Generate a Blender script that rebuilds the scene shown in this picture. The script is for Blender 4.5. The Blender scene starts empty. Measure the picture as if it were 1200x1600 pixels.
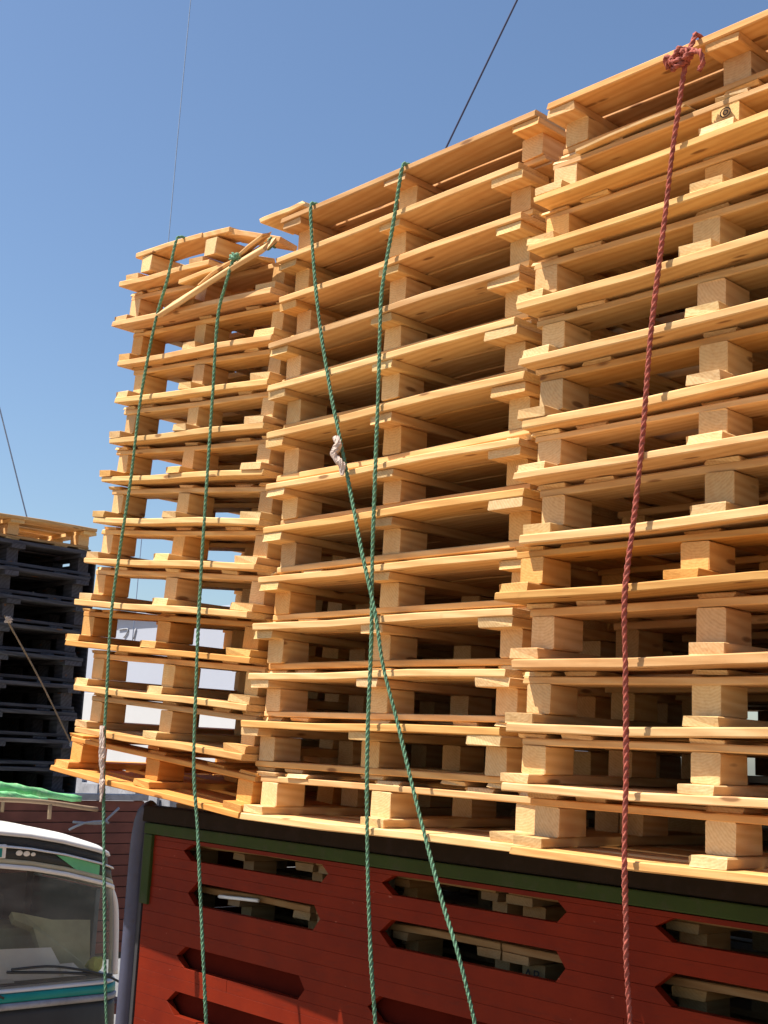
import bpy, bmesh, math, random
from mathutils import Vector, Matrix
random.seed(7)
SC = bpy.context.scene
COL = SC.collection
rad = math.radians

# ------------------------------------------------------------------ camera
cd = bpy.data.cameras.new('camera')
cam = bpy.data.objects.new('camera', cd)
COL.objects.link(cam)
r_ = Vector((0.680818, 0.730828, 0.048763)); u_ = Vector((0.100241, -0.158916, 0.982190)); f_ = Vector((-0.725561, 0.663805, 0.181452))
cam.matrix_world = Matrix(((r_.x, u_.x, -f_.x, 3.6094), (r_.y, u_.y, -f_.y, -2.7131), (r_.z, u_.z, -f_.z, 2.993), (0, 0, 0, 1)))
cd.sensor_fit = 'VERTICAL'; cd.sensor_height = 36.0; cd.lens = 45.17
cd.clip_start = 0.05; cd.clip_end = 2000
SC.camera = cam
SC.render.resolution_x = 768; SC.render.resolution_y = 1024

# ------------------------------------------------------------------ sky and sun
SUN = Vector((-0.78, -1.0, 2.18)).normalized()
ELEV = math.asin(SUN.z)
w = bpy.data.worlds.new('World'); SC.world = w; w.use_nodes = True
nt = w.node_tree; nt.nodes.clear()
sky = nt.nodes.new('ShaderNodeTexSky'); sky.sky_type = 'NISHITA'; sky.sun_disc = False
sky.sun_elevation = ELEV; sky.sun_rotation = math.atan2(SUN.x, SUN.y)
sky.altitude = 0; sky.air_density = 1.15; sky.dust_density = 1.0; sky.ozone_density = 5.0
bg = nt.nodes.new('ShaderNodeBackground'); bg.inputs['Strength'].default_value = 0.068
wo = nt.nodes.new('ShaderNodeOutputWorld')
nt.links.new(sky.outputs[0], bg.inputs['Color']); nt.links.new(bg.outputs[0], wo.inputs['Surface'])
sd = bpy.data.lights.new('sun', 'SUN'); sd.energy = 4.6; sd.angle = rad(0.5); sd.color = (1.0, 0.90, 0.76)
so = bpy.data.objects.new('sun', sd); COL.objects.link(so)
so.rotation_euler = (-SUN).to_track_quat('-Z', 'Y').to_euler()
SC.view_settings.view_transform = 'Standard'; SC.view_settings.look = 'None'
SC.view_settings.gamma = 1.0; SC.view_settings.use_curve_mapping = False
SC.view_settings.exposure = 1.08
try:
    SC.cycles.max_bounces = 10; SC.cycles.diffuse_bounces = 6
except Exception: pass

# ------------------------------------------------------------------ materials
class NT:
    def __init__(s, name):
        s.m = bpy.data.materials.new(name); s.m.use_nodes = True
        s.t = s.m.node_tree; s.b = s.t.nodes['Principled BSDF']
    def n(s, kind, **kw):
        nd = s.t.nodes.new('ShaderNode' + kind)
        for k, v in kw.items():
            if k.startswith('i_'):
                key = k[2:]; key = int(key) if key.isdigit() else key
                nd.inputs[key].default_value = v
            else: setattr(nd, k, v)
        return nd
    def l(s, a, b): s.t.links.new(a, b)
    def ramp(s, fac, stops):
        r = s.n('ValToRGB'); e = r.color_ramp.elements
        while len(e) < len(stops): e.new(0.5)
        for q, (p, c) in zip(e, stops):
            q.position = p; q.color = (c[0], c[1], c[2], 1) if not isinstance(c, float) else (c, c, c, 1)
        s.l(fac, r.inputs[0]); return r.outputs[0]
    def mix(s, a, b, fac, mode='MIX'):
        m = s.n('Mix', data_type='RGBA', blend_type=mode)
        for v, i in ((fac, 0), (a, 6), (b, 7)):
            if hasattr(v, 'is_output'): s.l(v, m.inputs[i])
            else: m.inputs[i].default_value = v if i == 0 else (v[0], v[1], v[2], 1)
        return m.outputs[2]
    def bump(s, h, strength, dist=0.002):
        b = s.n('Bump'); b.inputs['Strength'].default_value = strength; b.inputs['Distance'].default_value = dist
        s.l(h, b.inputs['Height']); s.l(b.outputs[0], s.b.inputs['Normal'])

def paint(name, col, rough=0.5, metal=0.0, var=0.15, scale=6.0, bump=0.15, dirt=None, spec=0.4):
    M = NT(name); tc = M.n('TexCoord')
    nz = M.n('TexNoise', i_Scale=scale, i_Detail=6.0, i_Roughness=0.6); M.l(tc.outputs['Object'], nz.inputs['Vector'])
    d = tuple(c * (1 - var) for c in col); h = tuple(min(1, c * (1 + var)) for c in col)
    c = M.ramp(nz.outputs[0], [(0.3, d), (0.7, h)])
    if dirt:
        n2 = M.n('TexNoise', i_Scale=scale * 3.3, i_Detail=8.0, i_Roughness=0.7); M.l(tc.outputs['Object'], n2.inputs['Vector'])
        f = M.ramp(n2.outputs[0], [(0.52, 0.0), (0.72, 0.65)])
        c = M.mix(c, dirt, f)
    M.l(c, M.b.inputs['Base Color']); M.b.inputs['Roughness'].default_value = rough; M.b.inputs['Metallic'].default_value = metal
    M.b.inputs['Specular IOR Level'].default_value = spec
    if bump: M.bump(nz.outputs[0], bump, 0.003)
    return M.m

def wood_mat(name, ca, cb, cc, end=False, knots=True, scratch=0.5, orange=(0.50, 0.27, 0.10)):
    """sawn softwood: grain along local X, each piece its own patch of the pattern"""
    M = NT(name); tc = M.n('TexCoord'); oi = M.n('ObjectInfo')
    off = M.n('VectorMath', operation='SCALE'); off.inputs[3].default_value = 37.0
    cmb = M.n('CombineXYZ')
    for i in range(3): M.l(oi.outputs['Random'], cmb.inputs[i])
    M.l(cmb.outputs[0], off.inputs[0])
    add = M.n('VectorMath', operation='ADD'); M.l(tc.outputs['Object'], add.inputs[0]); M.l(off.outputs[0], add.inputs[1])
    P = add.outputs[0]
    if end:   # growth rings round a pith outside or inside the piece
        mp = M.n('Mapping'); mp.inputs['Scale'].default_value = (0.15, 1, 1); M.l(tc.outputs['Object'], mp.inputs[0])
        o2 = M.n('CombineXYZ'); mm = M.n('MapRange'); mm.inputs[3].default_value = -0.09; mm.inputs[4].default_value = 0.09
        M.l(oi.outputs['Random'], mm.inputs[0]); M.l(mm.outputs[0], o2.inputs[1]); o2.inputs[2].default_value = -0.13
        ad = M.n('VectorMath', operation='ADD'); M.l(mp.outputs[0], ad.inputs[0]); M.l(o2.outputs[0], ad.inputs[1])
        wv = M.n('TexWave', wave_type='RINGS', rings_direction='X'); wv.inputs['Scale'].default_value = 38
        wv.inputs['Distortion'].default_value = 5.0; wv.inputs['Detail'].default_value = 4; wv.inputs['Detail Scale'].default_value = 1.2
        M.l(ad.outputs[0], wv.inputs[0])
        nz = M.n('TexNoise', i_Scale=90.0, i_Detail=4.0); M.l(P, nz.inputs['Vector'])
        grain = M.mix(wv.outputs[1], nz.outputs[0], 0.76)
    else:
        mp = M.n('Mapping'); mp.inputs['Scale'].default_value = (1.4, 26, 26); M.l(P, mp.inputs[0])
        nz = M.n('TexNoise', i_Scale=2.2, i_Detail=9.0, i_Roughness=0.68, i_Distortion=0.5); M.l(mp.outputs[0], nz.inputs['Vector'])
        mp2 = M.n('Mapping'); mp2.inputs['Scale'].default_value = (0.9, 9, 9); M.l(P, mp2.inputs[0])
        wv = M.n('TexWave', wave_type='BANDS', bands_direction='DIAGONAL'); wv.inputs['Scale'].default_value = 2.2
        wv.inputs['Distortion'].default_value = 7; wv.inputs['Detail'].default_value = 3; wv.inputs['Detail Scale'].default_value = 0.8
        M.l(mp2.outputs[0], wv.inputs[0])
        grain = M.mix(nz.outputs[0], wv.outputs[1], 0.33)
    c = M.ramp(grain, [(0.26, ca), (0.5, cb), (0.78, cc)])
    # broad blotches: sap, resin, weather
    n3 = M.n('TexNoise', i_Scale=5.5, i_Detail=5.0, i_Roughness=0.6); M.l(P, n3.inputs['Vector'])
    c = M.mix(c, orange, M.ramp(n3.outputs[0], [(0.50, 0.0), (0.74, 0.55)]))
    n4 = M.n('TexNoise', i_Scale=14.0, i_Detail=7.0, i_Roughness=0.75); M.l(P, n4.inputs['Vector'])
    c = M.mix(c, tuple(x * 0.55 for x in ca), M.ramp(n4.outputs[0], [(0.60, 0.0), (0.80, scratch)]))
    if knots:
        mk = M.n('Mapping'); mk.inputs['Scale'].default_value = (4.2, 15, 15); M.l(P, mk.inputs[0])
        vo = M.n('TexVoronoi', i_Scale=1.0); vo.inputs['Randomness'].default_value = 1.0; M.l(mk.outputs[0], vo.inputs['Vector'])
        c = M.mix(c, (0.16, 0.065, 0.02), M.ramp(vo.outputs['Distance'], [(0.085, 0.8), (0.14, 0.0)]))
    # each piece is a little lighter or darker, pinker or yellower
    v = M.ramp(oi.outputs['Random'], [(0.0, (0.82, 0.77, 0.72)), (0.25, (1.08, 1.07, 1.05)), (0.5, (0.95, 0.89, 0.80)), (0.75, (1.04, 1.0, 1.0)), (1.0, (0.85, 0.85, 0.86))])
    c = M.mix(c, v, 1.0, 'MULTIPLY')
    c = M.mix(c, oi.outputs['Color'], 1.0, 'MULTIPLY')
    M.l(c, M.b.inputs['Base Color']); M.b.inputs['Roughness'].default_value = 0.72
    M.b.inputs['Specular IOR Level'].default_value = 0.25
    M.bump(nz.outputs[0], 0.5, 0.0025)
    return M.m

PINE = wood_mat('sawn_pine', (0.53, 0.325, 0.140), (0.61, 0.400, 0.182), (0.66, 0.47, 0.24))
PINE_END = wood_mat('sawn_pine_end', (0.55, 0.365, 0.175), (0.63, 0.445, 0.22), (0.68, 0.51, 0.28), end=True, knots=False, scratch=0.35)
DARKW = wood_mat('near_black_wood', (0.036, 0.037, 0.048), (0.055, 0.058, 0.074), (0.080, 0.084, 0.105), orange=(0.05, 0.05, 0.06))
def red_mat():
    M = NT('red_bed_paint'); tc = M.n('TexCoord'); P = tc.outputs['Object']
    nz = M.n('TexNoise', i_Scale=4.0, i_Detail=7.0, i_Roughness=0.65); M.l(P, nz.inputs['Vector'])
    c = M.ramp(nz.outputs[0], [(0.3, (0.120, 0.0100, 0.0034)), (0.7, (0.180, 0.0165, 0.0038))])
    mp = M.n('Mapping'); mp.inputs['Scale'].default_value = (2.2, 1, 14); M.l(P, mp.inputs[0])
    n2 = M.n('TexNoise', i_Scale=5.0, i_Detail=9.0, i_Roughness=0.75); M.l(mp.outputs[0], n2.inputs['Vector'])
    c = M.mix(c, (0.085, 0.014, 0.008), M.ramp(n2.outputs[0], [(0.52, 0.0), (0.75, 0.75)]))
    mp3 = M.n('Mapping'); mp3.inputs['Scale'].default_value = (5, 5, 16); mp3.inputs['Rotation'].default_value = (0, .12, 0); M.l(P, mp3.inputs[0])
    n3 = M.n('TexNoise', i_Scale=4.5, i_Detail=3.0, i_Roughness=0.5); M.l(mp3.outputs[0], n3.inputs['Vector'])
    c = M.mix(c, (0.34, 0.12, 0.08), M.ramp(n3.outputs[0], [(0.735, 0.0), (0.76, 0.8)]))
    M.l(c, M.b.inputs['Base Color']); M.b.inputs['Roughness'].default_value = 0.55; M.b.inputs['Specular IOR Level'].default_value = 0.10
    M.bump(n2.outputs[0], 0.25, 0.003); return M.m
RED = red_mat()
REDD = paint('dark_red_bed_paint', (0.075, 0.007, 0.003), 0.9, spec=0.05, var=0.2, scale=5)
GREENP = paint('green_rail_paint', (0.027, 0.046, 0.010), 0.7, spec=0.15, dirt=(0.05, 0.05, 0.03))
BROWNP = paint('brown_rail_paint', (0.018, 0.012, 0.008), 0.8, spec=0.1, dirt=(0.03, 0.02, 0.02))
VIOLET = paint('blue_grey_post_paint', (0.050, 0.055, 0.095), 0.5, dirt=(0.045, 0.04, 0.05), scale=9)
STEEL = paint('dark_steel', (0.035, 0.035, 0.04), 0.6)
RUBBER = paint('tyre_rubber', (0.02, 0.02, 0.02), 0.85)
ROPEG = paint('green_rope', (0.10, 0.24, 0.15), 0.85, var=0.5, scale=110, dirt=(0.40, 0.42, 0.32))
ROPER = paint('red_rope', (0.29, 0.068, 0.05), 0.85, var=0.45, scale=70, dirt=(0.42, 0.22, 0.17))
CLOTHW = paint('grey_rag', (0.52, 0.43, 0.38), 0.9, var=0.25, scale=40)
WHITEP = paint('white_cab_paint', (0.80, 0.80, 0.78), 0.35, var=0.04)
CREAM = paint('cream_cab_paint', (0.50, 0.46, 0.31), 0.45, var=0.1)
MINT = paint('mint_green_paint', (0.13, 0.52, 0.27), 0.4, var=0.1)
TEAL = paint('teal_paint', (0.005, 0.26, 0.24), 0.35, var=0.12)
CHAR = paint('charcoal_trim', (0.035, 0.04, 0.042), 0.5)
INSIDE = paint('dark_cab_lining', (0.10, 0.115, 0.125), 0.85)
PAPER = paint('white_paper', (0.88, 0.90, 0.87), 0.8, var=0.05)
SEATB = paint('olive_beige_cloth', (0.42, 0.43, 0.27), 0.9, var=0.2)
TARP = paint('green_tarpaulin', (0.15, 0.46, 0.20), 0.65, var=0.35, scale=9, dirt=(0.55, 0.62, 0.45))
RUST = paint('rusty_pipe', (0.27, 0.19, 0.12), 0.8, dirt=(0.14, 0.07, 0.04))
REDBR = paint('red_brown_boards', (0.17, 0.06, 0.045), 0.8, var=0.25)
GREYM = paint('grey_sheet', (0.30, 0.32, 0.36), 0.6, var=0.25, dirt=(0.12, 0.12, 0.13))
WALLM = paint('pale_render', (0.36, 0.40, 0.49), 0.9, var=0.04, scale=0.8)
WALLW = paint('white_render', (0.47, 0.49, 0.52), 0.9, var=0.05, scale=0.8)
INK = paint('stamp_ink', (0.05, 0.035, 0.03), 0.9)
CABLEM = paint('cable_jacket', (0.03, 0.045, 0.12), 0.6)
CABLEG = paint('grey_wire', (0.24, 0.32, 0.46), 0.6)
YEL = paint('yellow_green_plastic', (0.55, 0.60, 0.08), 0.6)

def ground_mat():
    M = NT('sandy_ground'); tc = M.n('TexCoord')
    a = M.n('TexNoise', i_Scale=0.6, i_Detail=9.0, i_Roughness=0.65); M.l(tc.outputs['Object'], a.inputs['Vector'])
    b = M.n('TexNoise', i_Scale=22.0, i_Detail=6.0, i_Roughness=0.7); M.l(tc.outputs['Object'], b.inputs['Vector'])
    c = M.ramp(a.outputs[0], [(0.3, (0.22, 0.17, 0.11)), (0.7, (0.34, 0.26, 0.175))])
    c = M.mix(c, (0.14, 0.11, 0.08), M.ramp(b.outputs[0], [(0.5, 0.0), (0.8, 0.6)]))
    M.l(c, M.b.inputs['Base Color']); M.b.inputs['Roughness'].default_value = 0.95
    M.bump(b.outputs[0], 0.6, 0.02); return M.m
GROUND = ground_mat()

def glass_mat():
    M = NT('windscreen_glass'); t = M.t
    out = t.nodes['Material Output']
    g = M.n('BsdfGlossy'); g.inputs['Roughness'].default_value = 0.02
    tr = M.n('BsdfTransparent'); tr.inputs[0].default_value = (0.93, 0.97, 0.95, 1)
    fr = M.n('Fresnel'); fr.inputs[0].default_value = 1.30
    mx = M.n('MixShader'); M.l(fr.outputs[0], mx.inputs[0]); M.l(tr.outputs[0], mx.inputs[1]); M.l(g.outputs[0], mx.inputs[2])
    df = M.n('BsdfDiffuse'); df.inputs[0].default_value = (0.62, 0.64, 0.60, 1)
    nz = M.n('TexNoise', i_Scale=7.0, i_Detail=6.0); fac = M.ramp(nz.outputs[0], [(0.3, 0.05), (0.75, 0.17)])
    m2 = M.n('MixShader'); M.l(fac, m2.inputs[0]); M.l(mx.outputs[0], m2.inputs[1]); M.l(df.outputs[0], m2.inputs[2])
    M.l(m2.outputs[0], out.inputs['Surface']); return M.m
GLASS = glass_mat()

# ------------------------------------------------------------------ helpers
def link(name, me, parent=None, loc=(0, 0, 0), rot=(0, 0, 0), mats=None):
    o = bpy.data.objects.new(name, me); COL.objects.link(o)
    if mats:
        for m in mats: me.materials.append(m)
    o.parent = parent; o.location = loc; o.rotation_euler = rot
    return o
def tag(o, label=None, cat=None, group=None, kind=None):
    if label: o['label'] = label
    if cat: o['category'] = cat
    if group: o['group'] = group
    if kind: o['kind'] = kind
    return o
def thing(name, label, cat, loc=(0, 0, 0), rot=(0, 0, 0), group=None):
    o = bpy.data.objects.new(name, None); COL.objects.link(o); o.empty_display_size = 0.1
    o.location = loc; o.rotation_euler = rot
    return tag(o, label, cat, group)

def board_mesh(name, L, W, T, mats, seg=2, ch=0.003, warp=0.003, chip=0.0, seed=0):
    """a sawn piece, length along X from 0, width along Y from 0, thickness up Z from 0"""
    rn = random.Random(seed * 77 + 5)
    bm = bmesh.new(); rings = []
    for i in range(seg + 1):
        x = L * i / seg
        e = 1 if i in (0, seg) else 0
        dz = rn.uniform(-warp, warp) * (0 if e else 1); dy = rn.uniform(-warp, warp) * 0.6
        sec = [(ch, 0), (W - ch, 0), (W, ch), (W, T - ch), (W - ch, T), (ch, T), (0, T - ch), (0, ch)]
        ring = []
        for (y, z) in sec:
            xx = x + (rn.uniform(-1, 1) * 0.002 if e else 0)
            yy = y + dy; zz = z + dz + rn.uniform(-.0008, .0008)
            if e and chip: xx += (-1 if i else 1) * rn.random() * chip
            ring.append(bm.verts.new((xx, yy, zz)))
        rings.append(ring)
    for a, b in zip(rings, rings[1:]):
        for k in range(8):
            f = bm.faces.new((a[k], a[(k + 1) % 8], b[(k + 1) % 8], b[k])); f.material_index = 0
    f = bm.faces.new(rings[0][::-1]); f.material_index = 1
    f = bm.faces.new(rings[-1]); f.material_index = 1
    bmesh.ops.recalc_face_normals(bm, faces=bm.faces)
    me = bpy.data.meshes.new(name); bm.to_mesh(me); bm.free()
    for m in mats: me.materials.append(m)
    return me

def box_bm(bm, lo, hi, ch=0.0, M=None):
    r = bmesh.ops.create_cube(bm, size=1.0)
    vs = r['verts']
    for v in vs:
        v.co = Vector([(lo[i] + hi[i]) / 2 + v.co[i] * (hi[i] - lo[i]) for i in range(3)])
    if ch:
        es = {e for v in vs for e in v.link_edges}
        rr = bmesh.ops.bevel(bm, geom=list(es), offset=ch, segments=2, affect='EDGES', profile=0.6)
        vs = list({v for f in rr['faces'] for v in f.verts} | {v for v in vs if v.is_valid})
    if M is not None: bmesh.ops.transform(bm, matrix=M, verts=vs)
    return bm
def bm_obj(name, bm, mat, parent=None, smooth=False):
    bmesh.ops.recalc_face_normals(bm, faces=bm.faces)
    me = bpy.data.meshes.new(name); bm.to_mesh(me); bm.free()
    if smooth:
        for p in me.polygons: p.use_smooth = True
    me.materials.append(mat)
    return link(name, me, parent)
def box(name, lo, hi, mat, parent=None, ch=0.004):
    bm = bmesh.new(); box_bm(bm, lo, hi, ch); return bm_obj(name, bm, mat, parent)

def catmull(pts, step):
    P = [Vector(p) for p in pts]; P = [P[0] * 2 - P[1]] + P + [P[-1] * 2 - P[-2]]
    out = []
    for i in range(1, len(P) - 2):
        n = max(2, int((P[i + 1] - P[i]).length / step))
        for k in range(n):
            t = k / n
            out.append(0.5 * ((2 * P[i]) + (P[i + 1] - P[i - 1]) * t + (2 * P[i - 1] - 5 * P[i] + 4 * P[i + 1] - P[i + 2]) * t * t + (3 * P[i] - P[i - 1] - 3 * P[i + 1] + P[i + 2]) * t ** 3))
    out.append(P[-2]); return out
def sweep(bm, path, rfun, nsec=6, twist=0.0, lobes=0, amp=0.3):
    prev = None; T0 = (path[1] - path[0]).normalized()
    nrm = T0.orthogonal().normalized(); ang = 0; rings = []
    for i, p in enumerate(path):
        T = (path[min(i + 1, len(path) - 1)] - path[max(i - 1, 0)]).normalized()
        nrm = (nrm - T * nrm.dot(T)).normalized(); bn = T.cross(nrm)
        if i: ang += twist * (p - path[i - 1]).length
        ring = []
        r = rfun(i / (len(path) - 1))
        for k in range(nsec):
            a = 2 * math.pi * k / nsec
            rr = r * (1 - amp + amp * abs(math.cos(lobes * a / 2))) if lobes else r
            ring.append(bm.verts.new(p + (nrm * math.cos(a + ang) + bn * math.sin(a + ang)) * rr))
        rings.append(ring)
    for a, b in zip(rings, rings[1:]):
        for k in range(nsec): bm.faces.new((a[k], a[(k + 1) % nsec], b[(k + 1) % nsec], b[k]))
    bm.faces.new(rings[0][::-1]); bm.faces.new(rings[-1])
def rope_geo(bm, pts, r):
    pr = [random.uniform(.88, 1.10) for _ in range(60)]
    sweep(bm, catmull(pts, 0.006), lambda t: r * (pr[int(t * 57)] * (1 - t * 57 % 1) + pr[int(t * 57) + 1] * (t * 57 % 1)), nsec=12, twist=2 * math.pi / (r * 8.0), lobes=3, amp=0.48)
def tube(name, pts, r, mat, parent=None, n=8, step=0.05):
    bm = bmesh.new(); sweep(bm, catmull(pts, step), (lambda t: r), n); return bm_obj(name, bm, mat, parent, True)
def lathe(bm, prof, n=24, M=None):
    rings = [[bm.verts.new((r * math.cos(2 * math.pi * k / n), y, r * math.sin(2 * math.pi * k / n))) for k in range(n)] for r, y in prof]
    for a, b in zip(rings, rings[1:]):
        for k in range(n): bm.faces.new((a[k], a[(k + 1) % n], b[(k + 1) % n], b[k]))
    bm.faces.new(rings[0][::-1]); bm.faces.new(rings[-1])
    if M is not None: bmesh.ops.transform(bm, matrix=M, verts=[v for r in rings for v in r])

# ------------------------------------------------------------------ ground
bm = bmesh.new()
N = 40
g = [[bm.verts.new((-300 + 600 * i / N, -300 + 600 * j / N, 0)) for j in range(N + 1)] for i in range(N + 1)]
for i in range(N):
    for j in range(N): bm.faces.new((g[i][j], g[i + 1][j], g[i + 1][j + 1], g[i][j + 1]))
tag(bm_obj('ground', bm, GROUND), 'dusty sandy yard under and around the lorries', kind='structure')

# ------------------------------------------------------------------ pallets
W0, D0, H0 = 1.2, 1.0, 0.17
NV = 4
MM = [PINE, PINE_END]
def variants(name, L, W, T, mats=MM, **k): return [board_mesh(name, L, W, T, mats, seed=hash((L, W)) % 97 + i, **k) for i in range(NV)]
deckM = {w_: variants('deck_board', W0, w_, 0.0238, warp=0.005, seg=3, chip=0.008) for w_ in (0.14, 0.115)}
stringM = {w_: variants('stringer_board', D0, w_, 0.0278, chip=0.010) for w_ in (0.10, 0.13)}
blockM = variants('block', 0.12, 0.082, 0.0818, seg=1, warp=0.0, chip=0.002, ch=0.004)
baseM = variants('base_board', W0 - 0.02, 0.13, 0.0208, warp=.005, chip=.008)
slatM = variants('cross_slat', D0 - 0.124, 0.10, 0.0138, chip=0.02)
deckMd = {w_: variants('deck_board', W0, w_, 0.0238, [DARKW, DARKW]) for w_ in (0.14, 0.115)}
stringMd = {w_: variants('stringer_board', D0, w_, 0.0278, [DARKW, DARKW]) for w_ in (0.10, 0.13)}
blockMd = variants('block', 0.12, 0.082, 0.0818, [DARKW, DARKW], seg=1, warp=0)
baseMd = variants('base_board', W0 - 0.02, 0.13, 0.0208, [DARKW, DARKW])
slatMd = variants('cross_slat', D0 - 0.124, 0.10, 0.0138, [DARKW, DARKW])
BX = [(0.026, 0.082), (0.552, 0.082), (1.096, 0.082)]
BY = [0.062, 0.43, 0.80]

def pallet(name, label, x, y, z, h=H0, up=True, tint=(1, 1, 1), tilt=0.0, rotz=0.0, group=None, dark=False, width=W0, full=True, scruff=1.0, drop=(), seedk=0, lengths=None, cat='pallet', dense=False):
    """up: wide deck on top.  x,y,z: the left front bottom corner seen from the open side (-Y)"""
    rn = random.Random(seedk * 131 + 17)
    t = thing(name, label, cat, (x, y, z), (0, tilt, rotz), group)
    hs = h / H0; ws = width / W0
    t.scale = (ws, 1, hs)
    DM, SM, KM, BM, CM = (deckMd, stringMd, blockMd, baseMd, slatMd) if dark else (deckM, stringM, blockM, baseM, slatM)
    def Z(z0, th): return z0 if up else H0 - z0 - th
    def put(nm, me, lx, ly, lz, along_y=False, jz=0.0, tnt=None):
        o = bpy.data.objects.new(nm, me); COL.objects.link(o); o.parent = t
        if along_y: o.rotation_euler = (0, 0, math.pi / 2 + jz)
        else: o.rotation_euler = (0, 0, jz)
        o.location = (lx, ly, lz)
        c = tnt or tint; v = 1 + rn.uniform(-.07, .07)
        if not dark and rn.random() < .12: c = (c[0] * .80, c[1] * .80, c[2] * .84)
        elif not dark and rn.random() < .10: c = (c[0] * .98, c[1] * .86, c[2] * .68)
        o.color = (c[0] * v, c[1] * v * (1 + rn.uniform(-.03, .03)), c[2] * v, 1)
        return o
    # cross slats (ends seen from the front), nearest the base
    cx = [0.0, 0.155, 0.55, 0.915, 1.10]
    for i, c in enumerate(cx):
        if full or i in (0, 2, 4):
            put('cross_slat', rn.choice(CM), c + 0.10 + rn.uniform(-.008, .008), 0.062 + rn.uniform(-.012, .014) * scruff, Z(0, .0138), True, rn.uniform(-.01, .01))
    for j, yy in enumerate((0.067, 0.435, 0.80)):
        put('base_board', rn.choice(BM), 0.01 + rn.uniform(-.006, .006), yy - 0.005 + rn.uniform(-.006, .006) * scruff, Z(.0141, .0208), jz=rn.uniform(-.004, .004))
    for j, yy in enumerate(BY):
        for i, (bx, bw) in enumerate(BX):
            put('block', rn.choice(KM), bx + bw + rn.uniform(-.006, .006), yy + rn.uniform(-.006, .006), Z(.0352, .0818), True, rn.uniform(-.03, .03) * scruff)
    for i, (bx, bw) in enumerate(BX):
        w_ = 0.13 if i == 2 and rn.random() < .7 else 0.10
        xx = (0.10, 0.64, W0)[i]
        if ('s', i) in drop: continue
        put('stringer_board', rn.choice(SM[w_]), xx + rn.uniform(-.008, .004) + (rn.uniform(0, .02) if i == 1 else 0), rn.uniform(-.004, .010) * scruff, Z(.1173, .0278), True, rn.uniform(-.012, .012))
    ys = [0.0, 0.147, 0.290, 0.436, 0.580, 0.722, 0.862] if dense else [0.0, 0.165, 0.345, 0.53, 0.70, 0.86]
    for j, yy in enumerate(ys):
        if ('d', j) in drop: continue
        o = put('deck_board', rn.choice(DM[0.14 if (dense or j in (0, 2, 3, 5)) else 0.115]), rn.uniform(-.008, .008), yy + (rn.uniform(0, .002) if dense and j else rn.uniform(-.006, .001 if dense else .008)) * scruff, Z(.1454, .0238), jz=rn.uniform(-.006, .006) * (.15 if dense else 1))
        if lengths and j in lengths: o.scale = (lengths[j], 1, 1)
    return t

ORD = ['top', 'second', 'third', 'fourth', 'fifth', 'sixth', 'seventh', 'eighth', 'ninth', 'tenth', 'eleventh', 'twelfth', 'lowest']
def ordl(i, n): return 'topmost' if i == 0 else ('lowest' if i == n - 1 else ORD[i])
B = 3.9
ORANGE = (0.98, 0.80, 0.52); PALE = (1.09, 1.10, 1.14); PINK = (1.06, 0.98, 0.95); WARM = (1.06, 1.02, 0.94); PL = (1, 1, 1)
# middle stack (wide decks up, last one turned over)
midz = [4.898 - 0.012, 4.748, 4.592, 4.424, 4.262, 4.090, 3.890, 3.736, 3.564, 3.398, 3.228, 3.064]
midz = [4.900, 4.752, 4.592, 4.424, 4.260, 4.086, 3.893, 3.738, 3.563, 3.398, 3.226, 3.064]
midx = [0.010, -0.004, 0.015, -0.020, 0.002, 0.000, 0.020, 0.026, 0.006, -0.008, -0.012, -0.045]
midr = [1.245, 1.185, 1.185, 1.190, 1.188, 1.222, 1.205, 1.240, 1.238, 1.204, 1.190, 1.165]
midt = [PINK, WARM, WARM, PL, PL, WARM, PL, PL, WARM, PL, PALE, PL]
looks = {0: 'its front board split at the left end', 1: 'a knot hole in its long front board', 2: 'its underside lit warm from below', 3: 'its right stringer end pale', 4: 'a doubled front board on the pallet', 5: 'its right corner stringer orange',
         6: 'gaps showing in the slats above it', 7: 'its deck running level with the white rag knot', 8: 'with a ragged splintered board above', 9: 'with a bright front board', 10: 'its right stringer end broken to a point', 11: 'with two green ropes crossing its right half'}
tops = []
for i in range(12):
    top = midz[i] + 0.006
    bot = (midz[i + 1] + 0.006 + 0.0015) if i < 11 else 2.899
    tops.append(top)
    pallet('wooden_pallet', 'bare pine pallet, %s one in the middle stack between green ropes' % ordl(i, 13), midx[i], random.uniform(-.008, .008), bot, top - bot, True, midt[i],
           rotz=random.uniform(-.006, .006), group='pallets stacked on the red lorry', width=midr[i] - midx[i], seedk=i + 1, dense=True)
pallet('wooden_pallet', 'bare pine pallet turned over, lowest of the middle stack, resting on the green topped rail', -0.004, 0.0, 2.735, 0.1625, False, PALE, rotz=0.003, group='pallets stacked on the red lorry', width=1.283, seedk=40)
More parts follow.
